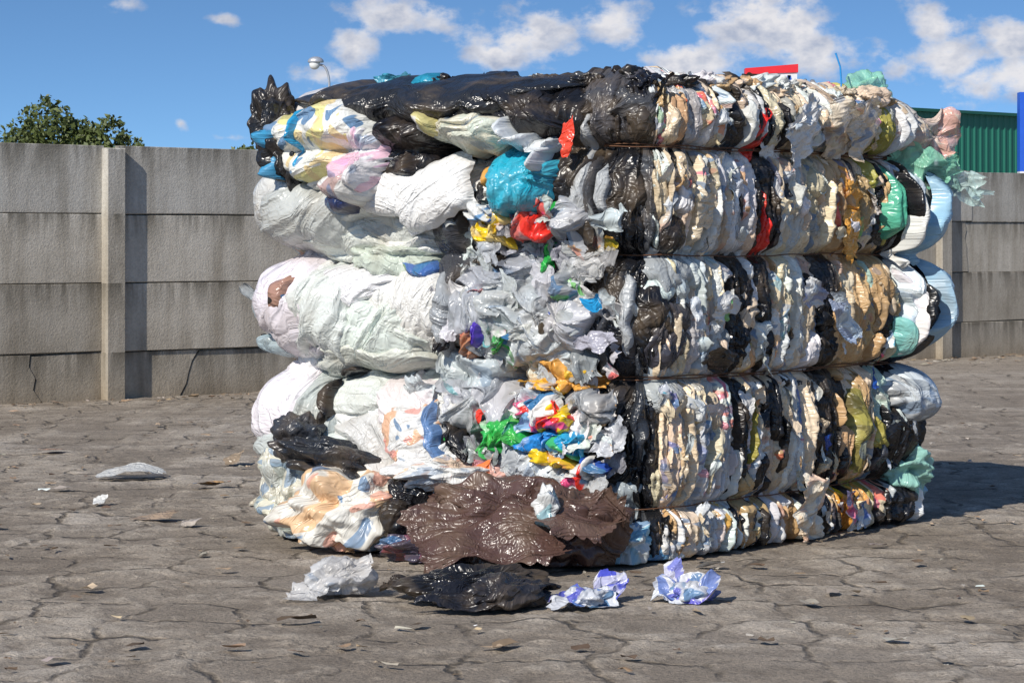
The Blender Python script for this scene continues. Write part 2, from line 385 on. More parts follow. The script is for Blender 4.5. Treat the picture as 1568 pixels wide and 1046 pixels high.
# ---------- front-left side: billowing bags
A2=Acc()
for i in range(230):
    s=R.uniform(-.1,1.85);z=R.uniform(0,1.83)
    if s<.3: pal=[(BLACK,6),(DGREY,3),(CLEAR,2),(GREY,1)]
    elif s<.95: pal=[(CLEAR,4),(WHITE,3),(GREY,2),(BLACK,1)]
    else: pal=[(WHITE,6),(WHITE2,2),(CLEAR,2),(BLACK,.4)]
    c=vary(pick(pal));
    patch(A2,-s,z,R.uniform(.05,.14),R.uniform(.06,.14),R.uniform(.01,.05),c,R.choice(BR),.7 if (R.random()<.12 and sum(c)>1) else 0,.75 if c[0]>.5 and R.random()<.15 else 1,rot=R.uniform(-.6,.6),base=0,amp=.026,freq=17,res=.0085,sq=R.random()<.5,fold=R.uniform(.8,2.3) if s<.4 else None,stretch=4)
for i in range(150):
    q_=R.uniform(2.2,5.9);z=R.uniform(0,1.8);c=vary(pick([(WHITE,3),(BLACK,3),(CLEAR,3),(TAN,1),(CREAM,2)]))
    patch(A2,q_,z,R.uniform(.1,.25),R.uniform(.1,.22),R.uniform(.03,.08),c,R.choice(BR),.5 if sum(c)>1 else 0,1,base=0,amp=.03,res=.016)
A2.build('film_infill',FILM,bale)

A3=Acc()
P_=lambda *a,**k: patch(A3,-a[0],*a[1:],**k)
P_(1.02,1.45,.50,.13,.07,WHITE,base=.03,amp=.028,freq=12,stretch=8,fold=.15,p=4)
P_(1.52,1.34,.24,.19,.10,(.64,.65,.65),base=.02,amp=.035,freq=12,stretch=7,fold=1.0)
P_(1.15,1.24,.38,.14,.07,(.56,.58,.55),base=.02,amp=.035,freq=12,stretch=7,fold=-.1)
P_(1.50,.97,.27,.22,.07,WHITE,base=.03,amp=.035,freq=12,stretch=8,fold=.9)
P_(1.06,.95,.28,.225,.08,(.68,.68,.65),base=.03,amp=.022,freq=9,stretch=8,fold=1.3,p=4)
P_(1.52,.53,.24,.23,.09,WHITE,base=.03,amp=.035,freq=12,stretch=8,fold=1.5)
P_(1.10,.50,.34,.235,.09,(.67,.68,.66),base=.03,amp=.03,freq=12,stretch=8,fold=-.4,p=4)
wl=[(1.48,1.33,.22,.15,.9),(1.62,1.40,.12,.17,1.4),(1.35,1.22,.25,.08,.2),(1.10,1.20,.25,.07,-.1),(1.25,1.40,.3,.08,.1),
    (1.58,1.02,.13,.18,1.3),(1.38,.95,.16,.19,1.0),(1.30,1.05,.22,.10,.5),(1.50,.85,.2,.10,.7),(.98,.98,.17,.18,1.35),(1.15,.88,.2,.14,1.2),(1.2,.76,.3,.07,.1),
    (1.60,.55,.13,.19,1.5),(1.42,.48,.14,.20,1.2),(1.22,.62,.26,.09,.0),(1.15,.40,.22,.15,-.6),(1.0,.56,.16,.13,-.5),(1.30,.36,.26,.10,-.5),(1.55,.40,.18,.12,.8)]
for (s,z,a,b,fd) in wl:
    P_(s+R.uniform(-.02,.02),z,a,b,R.uniform(.01,.035),vary(WHITE if R.random()<.6 else (.56,.59,.58),.10),base=R.uniform(.10,.15),amp=R.uniform(.028,.045),freq=R.uniform(8,14),stretch=7,fold=fd,rot=R.uniform(-.15,.15),sq=True,tuck=.09,irr=.3,res=.007,al=1 if R.random()<.85 else .8)
P_(.86,1.43,.19,.13,.04,(.74,.74,.73),base=.15,amp=.013,freq=6,stretch=5,fold=.5,rot=.35,p=5,sq=True,tuck=.02,irr=.15)
P_(1.07,1.44,.18,.09,.03,(.74,.74,.73),base=.15,amp=.016,freq=7,stretch=6,fold=-.3,rot=-.15,sq=True,tuck=.02,irr=.15)
P_(1.25,1.50,.20,.05,.03,WHITE,base=.14,amp=.02,freq=12,stretch=6,fold=.2,rot=.05,sq=True,tuck=.03)
P_(1.12,1.17,.22,.075,.12,(.54,.60,.52),base=.06,amp=.035,freq=16,stretch=5,fold=-.2,al=.9)
P_(.98,1.14,.09,.04,.10,(.2,.3,.12),prt=BLUE,pa=.8,base=.06,amp=.03)
P_(.95,.46,.14,.16,.06,WHITE,prt=(.7,.36,.18),pa=.8,base=.15,amp=.03,freq=14,rot=.4)
P_(.84,.47,.025,.13,.04,(.12,.22,.42),base=.17,amp=.025,rot=.3,fold=1.57,freq=20,sq=True)
P_(1.15,.27,.40,.07,.06,(.7,.7,.68),base=.15,amp=.04,freq=13,stretch=7,fold=-.5,rot=.35,sq=True)
P_(.82,.24,.15,.05,.1,WHITE,base=.15,amp=.03,rot=-.2)
P_(1.37,.58,.022,.10,.03,BLACK,base=.16,amp=.025,freq=22,sq=True)
P_(1.30,.71,.05,.02,.05,BLACK,base=.14,amp=.02,freq=18)
P_(1.56,1.03,.035,.08,.04,(.35,.2,.15),prt=BLACK,pa=1,base=.14,amp=.02,sq=True)
P_(1.72,.93,.07,.13,.07,(.12,.5,.68),prt=WHITE,pa=.6,base=.05,amp=.03)
P_(1.70,.8,.1,.06,.1,(.50,.62,.66),al=.7,base=.04,amp=.03)
P_(.82,1.20,.09,.16,.05,DGREY,base=.08,amp=.03)
P_(.84,.95,.06,.18,.05,GREY,base=.10,amp=.03)
P_(.33,1.60,.12,.28,.06,BLACK,base=.03,amp=.035,fold=1.3,freq=18,stretch=6)
P_(.12,1.3,.10,.4,.02,BLACK,base=.03,amp=.03,fold=1.5,freq=20,stretch=7)
P_(.14,.8,.09,.35,.02,(.014,.015,.02),base=.03,amp=.03,fold=1.5,freq=20,stretch=7)
for i in range(9):
    P_(R.uniform(.05,.3),R.uniform(.5,1.8),R.uniform(.02,.045),R.uniform(.1,.25),.02,R.choice([(.40,.43,.45),DGREY,(.5,.52,.53),(.03,.035,.045)]),base=.06,amp=.02,fold=1.5,freq=22,stretch=6,sq=True,tuck=.07,al=.8)
# top row bags
P_(.95,1.80,.60,.11,.18,(.020,.021,.024),base=.02,amp=.045,freq=12,stretch=9,fold=-.12,p=3,rot=.06)
P_(.75,1.86,.50,.06,.12,(.016,.017,.02),base=.0,amp=.035,freq=15,stretch=9,fold=.1,p=3)
P_(.60,1.77,.32,.13,.15,(.018,.018,.022),base=.03,amp=.045,freq=12,stretch=8,fold=-.5,rot=-.25)
P_(1.30,1.83,.30,.07,.16,(.018,.019,.022),base=.03,amp=.04,freq=13,stretch=8,fold=.1)
lump(A3,(-.99,9.72,1.73),.11,.14,.17,.1,.028,6,(.014,.015,.018),dirn=(.2,.1,1),tilt=.25)
lump(A3,(-.92,9.62,1.58),.10,.12,.13,.1,.026,6,(.014,.015,.018),dirn=(.4,.1,1),tilt=.5)
P_(1.36,1.66,.30,.165,.25,(.70,.70,.65),prt=(.70,.64,.22),pa=.85,base=.04,amp=.035,freq=10,stretch=5,fold=.1)
P_(1.46,1.64,.035,.14,.29,(.03,.3,.55),base=.03,amp=.03,freq=16)
P_(1.56,1.60,.03,.12,.25,(.05,.28,.5),base=.03,amp=.03,freq=16)
P_(1.16,1.58,.14,.17,.27,(.72,.70,.71),prt=(.72,.25,.45),pa=.5,base=.04,amp=.045,freq=13,radial=2.5)
P_(1.22,1.46,.15,.07,.27,WHITE,prt=(.3,.08,.06),pa=.6,base=.04,amp=.035)
P_(1.26,1.39,.10,.04,.22,(.02,.05,.2),prt=BLACK,pa=.6,base=.03,amp=.03)
P_(1.0,1.62,.13,.15,.20,(.010,.010,.014),base=.03,amp=.05,freq=15,radial=2.5)
P_(.70,1.68,.22,.10,.20,(.66,.64,.52),prt=(.45,.55,.5),pa=.5,base=.03,amp=.04,freq=14,stretch=5,fold=.3)
P_(.86,1.70,.09,.05,.22,(.64,.58,.25),prt=WHITE,pa=1,base=.03,amp=.03)
P_(.46,1.48,.14,.15,.18,(.02,.36,.50),base=.04,amp=.05,freq=12,radial=3,stretch=3)
P_(.44,1.62,.12,.04,.23,(.64,.68,.70),base=.04,amp=.05,freq=20,sq=True)
P_(.50,1.66,.025,.07,.24,(.64,.68,.70),base=.04,amp=.03,rot=.5,sq=True)
P_(.38,1.56,.02,.06,.24,(.64,.68,.70),base=.04,amp=.025,rot=-.2,sq=True)
sheet(A3,bale_pt(np.array([-.27]),np.array([1.64]),np.array([.17]))[0],(.02,-.01,.01),(.0,.0,.07),(-.5,-.86,0),.02,22,(.75,.06,.03))
P_(.62,1.50,.025,.045,.14,ORANGE,base=.04,amp=.03,sq=True)
P_(1.08,1.89,.12,.03,.10,(.02,.25,.38),base=.02,amp=.03)
sheet(A3,bale_pt(np.array([-1.22]),np.array([1.90]),np.array([.05]))[0],(.08,-.03,.0),(.0,.0,.04),(-.5,-.86,.3),.025,18,(.03,.28,.42))
for (s,z,a,b,c,pt,pa) in [(.62,1.27,.08,.06,YEL,WHITE,.3),(.55,1.34,.09,.045,YEL,(.3,.2,.5),.5),(.64,1.35,.07,.04,WHITE2,BLUE,.9),(.44,1.30,.07,.04,(.72,.03,.02),WHITE,.2),(.46,1.36,.06,.05,WHITE2,RED,.5),
  (.40,1.17,.04,.04,GREEN,BLACK,.2),(.33,1.06,.05,.05,GREY,GREEN,.8),(.66,.87,.04,.035,PURP,PURP,0),(.55,.84,.06,.04,WHITE2,GREEN,1),(.50,.80,.07,.04,CLEAR,GREEN,.6),(.64,1.05,.09,.035,WHITE,RED,.6),(.72,.82,.03,.06,(.4,.18,.1),RED,.3),
  (.30,.70,.13,.05,ORANGE,YEL,.7),(.42,.68,.1,.04,(.8,.4,.03),WHITE,.5),(.40,.60,.09,.06,WHITE,RED,1),(.33,.56,.06,.06,YEL,RED,1),(.55,.49,.085,.075,GREEN,(.1,.5,.1),.5),(.62,.46,.05,.06,(.04,.45,.1),WHITE,.3),
  (.40,.46,.1,.035,(.02,.22,.6),WHITE,.3),(.28,.47,.07,.06,(.05,.4,.15),SKYB,.9),(.33,.39,.12,.03,YEL,ORANGE,.5),(.63,.33,.08,.07,(.8,.18,.05),WHITE,.5),(.25,.33,.06,.05,WHITE,RED,1),(.18,.36,.04,.04,BLUE,WHITE,1),
  (.47,.53,.06,.04,WHITE,SKYB,.7),(.75,.42,.06,.13,BLACK,BLACK,0),(.5,.18,.04,.09,(.03,.25,.12),BLACK,.5),(.40,.12,.08,.05,WHITE2,(.1,.3,.35),.9),(.36,.26,.14,.11,CLEAR,GREY,.4),(.2,.60,.07,.07,GREY,BLACK,.4)]:
    P_(s,z,a,b,R.uniform(.0,.03),c,prt=pt,pa=pa,base=R.uniform(.12,.165),amp=.045,freq=24,stretch=3,res=.005,rot=R.uniform(-.4,.4),p=2,sq=True,irr=.4,tuck=.06)
for (s,z,a,b) in [(.62,1.12,.17,.11),(.5,.98,.2,.1),(.68,.95,.16,.1),(.42,.88,.15,.12),(.72,.66,.18,.12),(.62,.62,.13,.1),(.78,.56,.14,.08),(.3,.93,.1,.12),(.48,.34,.14,.1),(.35,.2,.12,.1),(.6,.22,.1,.1),(.3,1.33,.08,.08),(.70,.70,.17,.09),(.6,1.03,.2,.08)]:
    P_(s,z,a,b,.09,vary((.52,.55,.57)),prt=(.28,.3,.33),pa=.35,base=.05,amp=.06,freq=16,stretch=3.5,res=.0055,al=R.choice([1,.85,.7]))
for i in range(190):
    s=R.uniform(.12,.85) if R.random()<.78 else R.uniform(.1,1.75);z=R.uniform(.1,1.42)
    if s>.85: 
        if R.random()<.9: continue
    big_=R.random()<.5
    c=vary(pick([(WHITE,2),(CLEAR,6),(GREY,4),(BLACK,2)] if big_ else [(WHITE,3),(CLEAR,5),(GREY,3),(RED,.6),(YEL,.25),(GREEN,.35),(BLUE,.3),(SKYB,.3),(BLACK,1.5),(ORANGE,.25)]),.2)
    P=bale_pt(np.array([-s]),np.array([z]),np.array([R.uniform(.06,.135)]))[0]
    an=R.uniform(0,3.14);w=R.uniform(.05,.12) if big_ else R.uniform(.02,.06);h=R.uniform(.03,.06) if big_ else R.uniform(.012,.035)
    t=np.array([.863,-.506,0]);Zv=np.array([0,0,1.]);nn=np.array([-.506,-.863,0])
    ax=(t*math.cos(an)+Zv*math.sin(an)+nn*R.uniform(-.4,.4))*w;ay=(-t*math.sin(an)+Zv*math.cos(an)+nn*R.uniform(-.4,.4))*h
    sheet(A3,P,ax,ay,nn+np.array([0,0,.4]),.028,20,c,prt=R.choice(BR),pa=.8 if R.random()<.2 and sum(c)>1 else 0,al=.65 if c[0]>.45 and R.random()<.5 else 1,res=.0055,curl=R.uniform(-.03,.03))
for i in range(90):
    s=R.uniform(0,1.6);z=R.uniform(.05,1.85)
    if min(abs(z-k_) for k_ in ZS[1:5])<.035: continue
    c=vary(pick([(WHITE,4),(CREAM,4),(CLEAR,3),(TAN,1.5),(BLACK,1.5),(RED,.3),(BLUE,.15)]))
    P=bale_pt(np.array([s]),np.array([z]),np.array([R.uniform(.02,.06)]))[0]
    an=R.uniform(-.6,.6)+1.57;w=R.uniform(.02,.07);h=R.uniform(.01,.03)
    Zv=np.array([0,0,1.])
    ax=(u*math.cos(an)+Zv*math.sin(an)+n_*R.uniform(-.5,.5))*w;ay=(-u*math.sin(an)+Zv*math.cos(an)+n_*R.uniform(-.9,.9))*h
    sheet(A3,P,ax,ay,n_,.02,24,c,prt=R.choice(BR),pa=.8 if R.random()<.15 and sum(c)>1 else 0,res=.006,curl=R.uniform(-.02,.02))
for i in range(46):
    q_=R.uniform(-1.2,1.7)
    pal=[(BLACK,5),(DGREY,2)] if q_<.12 else ([(CREAM,3),(WHITE,3),(TAN,1),(BLACK,.7)] if q_<1.4 else [(CREAM,2),(WHITE,2),(TAN,2)])
    P=W(q_,1.86+R.uniform(-.01,.02),-.06)
    lump(A3,P,R.uniform(.06,.14),R.uniform(.05,.08),R.uniform(.02,.04),R.uniform(0,3),.025,12,vary(pick(pal)),res=.008,tilt=R.uniform(-.4,.4))
for i in range(22):
    q_=R.uniform(-1.2,1.75);P=W(q_,1.89,-.03);w=R.uniform(.03,.08)
    an=R.uniform(0,3.1)
    sheet(A3,P,(w*math.cos(an),w*math.sin(an),R.uniform(-.3,.3)*w),(0,.01,R.uniform(.015,.035)),(math.sin(an),-math.cos(an),.2),.02,22,vary(BLACK if q_<.1 else R.choice([WHITE,CREAM,BLACK,TAN])),res=.006)
# bottom slumped bags
lump(A3,(-.62,9.30,.16),.27,.2,.155,.1,.03,6,(.68,.66,.60),prt=(.70,.42,.20),pa=.8,stretch=2)
P_(1.58,.22,.13,.20,.1,(.58,.56,.45),prt=(.4,.5,.5),pa=.6,base=.08,amp=.03,freq=12,stretch=5,fold=1.3)
lump(A3,(-.40,9.16,.17),.11,.1,.11,.2,.03,7,BLACK)
lump(A3,(-.90,9.75,.24),.14,.2,.24,.2,.03,6,(.58,.56,.47),prt=(.45,.5,.5),pa=.6,dirn=(.2,0,1))
lump(A3,(-.70,9.36,.34),.24,.13,.085,.25,.022,5,(.020,.023,.030),tilt=-.30,dirn=(1,0,-.2),stretch=3)
lump(A3,(-.86,9.46,.43),.11,.11,.10,.25,.024,6,(.035,.040,.05),tilt=-.3,dirn=(.6,0,.8))
lump(A3,(-.25,9.2,.33),.22,.15,.06,.3,.03,7,(.66,.66,.64),prt=ORANGE,pa=.4)
lump(A3,(-.05,9.0,.13),.35,.22,.17,-.1,.035,4.5,BROWN,tilt=.05,stretch=3)
lump(A3,(.22,8.9,.12),.2,.15,.16,.3,.035,5,(.080,.045,.038),stretch=3)
lump(A3,(-.3,9.0,.05),.2,.12,.06,0,.03,7,(.06,.05,.08),prt=(.2,.03,.02),pa=.6)
sheet(A3,(-.10,8.74,.14),(.30,.03,.02),(.05,-.16,-.10),(0,-.6,1),.036,7,BROWN,stretch=4)
sheet(A3,(.25,8.76,.20),(.17,.05,.02),(.03,-.12,-.08),(0,-.6,1),.04,8,(.10,.058,.047),stretch=4)
sheet(A3,(.36,8.80,.14),(.06,.02,-.05),(.05,-.05,.14),(-.3,-.8,.2),.04,10,(.095,.055,.043),stretch=3)
lump(A3,(.44,8.93,.08),.09,.08,.1,.3,.03,9,(.25,.48,.60),prt=WHITE,pa=.7)
lump(A3,(.13,8.74,.24),.04,.04,.07,0,.025,12,WHITE2,prt=(.1,.3,.35),pa=.7)
A3.build('billowing_bags',FILM,bale)

# wires
WIRE=simple('rusty_wire',(.13,.06,.03),.7,.3,.4,20)
def tube(pts,r,name,mat,parent=None):
    cu=bpy.data.curves.new(name,'CURVE');cu.dimensions='3D';cu.bevel_depth=r;cu.bevel_resolution=2
    sp=cu.splines.new('POLY');sp.points.add(len(pts)-1)
    for i,p in enumerate(pts): sp.points[i].co=(*p,1)
    ob=bpy.data.objects.new(name,cu);sc.collection.objects.link(ob)
    dg=bpy.context.evaluated_depsgraph_get();me=bpy.data.meshes.new_from_object(ob.evaluated_get(dg))
    bpy.data.objects.remove(ob);o2=bpy.data.objects.new(name,me);sc.collection.objects.link(o2)
    me.materials.clear();me.materials.append(mat)
    me.polygons.foreach_set('use_smooth',[True]*len(me.polygons))
    if parent:o2.parent=parent
    return o2
for i,s in enumerate(ZS[1:5]):
    for k in (0,.009):
        if k and i in (0,2): continue
        qs=np.linspace(-.28,5.6,260)
        zz=s+k+.004*np.sin(qs*5+i)+.002*np.sin(qs*23+k*400)
        ow=np.clip((qs+.28)/.1,0,1)*.06-.03
        x_,y_=smooth_pos(qs);x1_,y1_=smooth_pos(qs+.01);x0_,y0_=smooth_pos(qs-.01)
        L_=np.hypot(x1_-x0_,y1_-y0_);ow=ow+.006*pn(qs*9,qs*0+i,seed=4)
        P=np.stack([x_+(y1_-y0_)/L_*ow,y_-(x1_-x0_)/L_*ow,zz],-1)
        tube([tuple(p) for p in P],.0026,'baling_wire_%d'%(i*2+(k>0)),WIRE,bale)
tube([(1.42,10.1,1.8),(1.435,10.1,1.93),(1.43,10.1,2.0),(1.41,10.1,2.06)],.004,'blue_strap_end',simple('blue_strap',(.02,.25,.6),.4),bale)

# ------------------------------------------------------------ loose bags on ground
def single(name,fn):
    a=Acc();fn(a);return a.build(name,FILM)
single('black_plastic_bag',lambda a:(lump(a,(-.12,7.98,.055),.24,.12,.065,.15,.03,6,BLACK,stretch=3,dirn=(1,.2,.2)),lump(a,(-.02,7.86,.045),.15,.09,.055,.5,.03,7,(.022,.022,.027),stretch=3,dirn=(.8,.5,.2)),sheet(a,(-.36,8.1,.03),(.1,0,.0),(.02,.06,.02),(0,-.3,1),.03,14,BLACK),sheet(a,(-.14,7.80,.05),(.18,0.03,.0),(.02,.07,.04),(0,-.3,1),.03,9,(.014,.014,.018),stretch=4)))
single('clear_plastic_bag',lambda a:(lump(a,(-.60,8.15,.05),.12,.08,.06,.5,.04,10,(.62,.62,.62),prt=(.3,.3,.3),pa=.4,al=.7),sheet(a,(-.72,8.05,.02),(.07,-.02,.0),(.02,.06,.03),(0,-.3,1),.02,16,(.6,.6,.6),al=.6),sheet(a,(-.58,8.10,.08),(.09,-.02,.04),(.02,.06,.03),(0,-.5,1),.03,16,(.65,.65,.65),al=.7)))
single('snack_wrapper',lambda a:(sheet(a,(.23,7.85,.035),(.11,.03,.02),(-.01,.05,.02),(0,-.5,1),.035,16,(.55,.57,.61),prt=(.05,.06,.42),pa=.9),lump(a,(.26,7.88,.03),.08,.05,.03,.3,.025,14,(.5,.52,.56),prt=(.05,.06,.45),pa=.8),sheet(a,(.33,8.0,.05),(.06,.02,.01),(.01,.05,.04),(0,-.5,1),.025,20,(.06,.08,.5),prt=WHITE,pa=.6)))
single('snack_wrapper',lambda a:(sheet(a,(.60,7.96,.035),(.11,-.02,.01),(.01,.05,.03),(0,-.5,1),.035,14,(.55,.57,.61),prt=(.06,.05,.45),pa=.9),lump(a,(.62,7.98,.03),.08,.05,.035,.3,.025,12,(.5,.52,.56),prt=(.05,.06,.45),pa=.8),sheet(a,(.56,8.03,.09),(.03,.0,.01),(.0,.02,.05),(0,-1,.2),.02,20,(.2,.22,.55),prt=WHITE,pa=.6)))
single('paper_scrap',lambda a:sheet(a,(.75,8.8,.02),(.05,.01,0),(.01,.05,.0),(0,0,1),.012,12,WHITE))
single('plastic_gutter_scrap',lambda a:(sheet(a,(-2.0,12.2,.05),(.17,.02,0),(0,.05,.02),(0,0,1),.012,7,(.5,.5,.48),curl=-.03),sheet(a,(-1.98,12.1,.015),(.17,.02,0),(0,.04,.0),(0,0,1),.008,7,(.06,.06,.06))))
single('cardboard_scrap',lambda a:(sheet(a,(-1.6,10.35,.015),(.09,.0,0),(.02,.05,.0),(0,0,1),.014,7,(.34,.25,.17)),sheet(a,(1.95,12.6,.03),(.18,.02,0),(.02,.05,.02),(0,0,1),.014,7,(.34,.22,.15))))
single('cardboard_scrap',lambda a:(sheet(a,(-1.55,12.9,.04),(.05,.0,.02),(.0,.05,.03),(0,-.4,1),.03,12,(.25,.19,.13)),sheet(a,(-1.52,11.7,.02),(.09,.0,0),(.02,.05,.0),(0,0,1),.02,9,(.34,.27,.18),prt=ORANGE,pa=.4),sheet(a,(-2.7,13.6,.02),(.07,.0,0),(.02,.06,.0),(0,0,1),.01,7,(.45,.26,.17))))
single('paper_scrap',lambda a:(sheet(a,(-1.19,10.9,.02),(.045,.0,.01),(.0,.05,.02),(0,-.4,1),.02,16,(.5,.46,.36)),sheet(a,(-1.95,10.95,.02),(.03,.0,.01),(.0,.04,.02),(0,-.4,1),.02,16,(.6,.6,.58)),sheet(a,(-1.4,10.1,.02),(.04,.0,.01),(.0,.04,.01),(0,-.4,1),.015,16,(.4,.35,.3))))

# ------------------------------------------------------------ ground
def axis(lo,hi,step,far,g=1.18):
    a=list(np.arange(lo,hi,step));s=step;x=hi
    while x<far[1]: a.append(x);s*=g;x+=s
    a.append(far[1]);s=step;x=lo-step;b=[]
    while x>far[0]: b.append(x);s*=g;x-=s
    b.append(far[0]);return np.array(b[::-1]+a)
gx=axis(-3.3,3.5,.015,(-1500,1500));gy1=np.arange(6.3,13,.017);gy2=[];s=.019;y=13.0
while y<1800: gy2.append(y);s=min(s*1.035,400) if y<40 else s*1.25;y+=s
gy0=[];s=.03;y=6.3-.03
while y>-300: gy0.append(y);s*=1.3;y-=s
gy=np.array(gy0[::-1]+list(gy1)+gy2+[2500.])
X,Y=np.meshgrid(gx,gy,indexing='ij')
fall=np.clip((28-Y)/12,0,1)*np.clip((9-np.abs(X))/4,0,1)*np.clip(Y/3,0,1)
pl=pn(X*1.7,Y*1.7,seed=1)+.6*pn(X*4.3,Y*4.3,seed=2)+.5*pn(X*9.5,Y*9.5,seed=3)+.35*pn(X*21,Y*21,seed=4)
ter=np.tanh((pl)*14)*.0028+np.tanh((pl-.4)*16)*.003
h=ter+.0015*pn(X*13,Y*13,seed=6)+.0024*pn(X*30,Y*30,seed=7)
h=h*fall-.004
GA=Acc()
m_=np.clip((pl+.6)/1.2,0,1)
GA.grid(np.stack([X,Y,h],-1),(1,1,1),(1,1,1),1,0)
GA.c=[np.stack([m_.ravel(),(m_*0).ravel(),np.clip((ter*fall/.0058+1)/2,0,1).ravel(),np.ones(m_.size)],-1)]
gm,nt,n,l,b,o=newmat('worn_paving')
tc=N(n,'ShaderNodeTexCoord');at=N(n,'ShaderNodeAttribute');at.attribute_name='Col'
sp=N(n,'ShaderNodeSeparateColor');l.new(at.outputs['Color'],sp.inputs[0])
def nz(scale,det=6,rough=.6,vec=None):
    t=N(n,'ShaderNodeTexNoise');t.inputs['Scale'].default_value=scale;t.inputs['Detail'].default_value=det;t.inputs['Roughness'].default_value=rough
    l.new(vec or tc.outputs['Object'],t.inputs['Vector']);return t.outputs['Fac']
def ramp(fac,stops):
    t=N(n,'ShaderNodeValToRGB');l.new(fac,t.inputs[0]);e=t.color_ramp.elements
    while len(e)<len(stops): e.new(.5)
    for i,(p,c) in enumerate(stops): e[i].position=p;e[i].color=(*c,1)
    return t.outputs[0]
def mixc(f,a,c,bt='MIX'):
    t=N(n,'ShaderNodeMix',data_type='RGBA');t.blend_type=bt
    if isinstance(f,float): t.inputs[0].default_value=f
    else: l.new(f,t.inputs[0])
    for s_,x in ((6,a),(7,c)):
        if isinstance(x,tuple): t.inputs[s_].default_value=(*x,1)
        else: l.new(x,t.inputs[s_])
    return t.outputs[2]
c=ramp(nz(.8),[(.32,(.33,.28,.225)),(.5,(.45,.39,.32)),(.66,(.53,.47,.40))])
c=mixc(sp.outputs[2],mixc(.62,c,(.19,.155,.12)),c)
# paving joints, partly silted up
nw=N(n,'ShaderNodeTexNoise');nw.inputs['Scale'].default_value=5;nw.inputs['Detail'].default_value=4;l.new(tc.outputs['Object'],nw.inputs['Vector'])
vm=N(n,'ShaderNodeVectorMath',operation='MULTIPLY_ADD');l.new(nw.outputs['Color'],vm.inputs[0]);vm.inputs[1].default_value=(.16,.16,0);l.new(tc.outputs['Object'],vm.inputs[2])
vo=N(n,'ShaderNodeTexVoronoi');vo.feature='DISTANCE_TO_EDGE';vo.voronoi_dimensions='2D';vo.inputs['Scale'].default_value=2.7;vo.inputs['Randomness'].default_value=.55;l.new(vm.outputs[0],vo.inputs['Vector'])
jt=ramp(vo.outputs['Distance'],[(0,(1,1,1)),(.022,(.75,.75,.75)),(.05,(0,0,0))])
jm=ramp(nz(2.3,5,.7),[(.42,(0,0,0)),(.56,(1,1,1))])
jj=N(n,'ShaderNodeMath',operation='MULTIPLY');l.new(jt,jj.inputs[0]);l.new(jm,jj.inputs[1])
j2=N(n,'ShaderNodeMath',operation='MULTIPLY');l.new(jj.outputs[0],j2.inputs[0]);j2.inputs[1].default_value=.8
c=mixc(j2.outputs[0],c,(.10,.082,.062))
c=mixc(.8,c,ramp(nz(6,7,.75),[(.3,(.5,.48,.46)),(.5,(.9,.9,.9)),(.7,(1.14,1.12,1.09))]),'MULTIPLY')
c=mixc(.8,c,ramp(nz(80,3,.7),[(.32,(.5,.5,.5)),(.5,(1,1,1)),(.7,(1.3,1.28,1.25))]),'MULTIPLY')
l.new(c,b.inputs['Base Color']);b.inputs['Roughness'].default_value=.9
b.inputs['Specular IOR Level'].default_value=.25
bp=N(n,'ShaderNodeBump');bp.inputs['Strength'].default_value=.9;bp.inputs['Distance'].default_value=.016
sb=N(n,'ShaderNodeMath',operation='SUBTRACT');l.new(nz(45,5,.75),sb.inputs[0]);l.new(jj.outputs[0],sb.inputs[1])
l.new(sb.outputs[0],bp.inputs['Height']);l.new(bp.outputs[0],b.inputs['Normal'])
GA.build('ground',gm)

# litter
LV=Acc()
for i in range(720):
    if i<390: y=R.uniform(6.6,16);x=R.uniform(-.24,.24)*y
    else:
        t=R.uniform(-1,14);x=-3.9+.773*t;y=17.7+.634*t;k=abs(R.gauss(0,.35))+.1;x+=.634*k;y-=.773*k
    s_=R.uniform(.006,.03)*(1.5 if i>390 else 1)
    if i<390 and R.random()<.08: s_=R.uniform(.03,.055)
    c=vary(pick([((.26,.18,.11),4),((.40,.30,.20),3),((.12,.08,.05),3),(WHITE,.35),((.36,.32,.27),3)]),.3)
    an=R.uniform(0,6.3);ca,sa=math.cos(an),math.sin(an)
    g=np.array([[-1,-.7],[-.2,-1],[.9,-.5],[-1,.2],[0,0],[1,.1],[-.7,.8],[.1,.9],[.8,.9]])*s_*np.array([R.uniform(.6,1.6),R.uniform(.3,.9)])
    P=np.zeros((3,3,3));
    for j in range(9):
        a_,b_=g[j];P[j//3,j%3]=(x+a_*ca-b_*sa,y+a_*sa+b_*ca,.006+R.uniform(0,.4)*s_)
    LV.grid(P,c,c,1,0)
LM=simple('litter',(.3,.25,.2),.8)
nt=LM.node_tree;at=nt.nodes.new('ShaderNodeAttribute');at.attribute_name='Col';nt.links.new(at.outputs['Color'],nt.nodes['Principled BSDF'].inputs['Base Color'])
LV.build('ground_litter',LM,smooth=False)

# ------------------------------------------------------------ fence
fence=empty('concrete_fence')
T=np.array([.773,.634,0]);NF=np.array([.634,-.773,0]);F0=np.array([-3.9,17.7,0])
def fp(t,d,z): return F0+T*t+NF*d+np.array([0,0,z])
cm,nt,n,l,b,o=newmat('weathered_concrete')
tc=N(n,'ShaderNodeTexCoord')
at2=N(n,'ShaderNodeObjectInfo')
sxyz=N(n,'ShaderNodeSeparateXYZ');l.new(tc.outputs['Object'],sxyz.inputs[0])
mp=N(n,'ShaderNodeMapping');mp.inputs['Scale'].default_value=(5,5,.45);l.new(tc.outputs['Object'],mp.inputs[0])
c=ramp(nz(1.3,7,.65),[(.3,(.41,.385,.34)),(.5,(.53,.505,.46)),(.7,(.61,.59,.55))])
c=mixc(.8,c,ramp(nz(1.0,5,.6,mp.outputs[0]),[(.3,(.55,.52,.47)),(.5,(.9,.89,.87)),(.7,(1.1,1.1,1.09))]),'MULTIPLY')
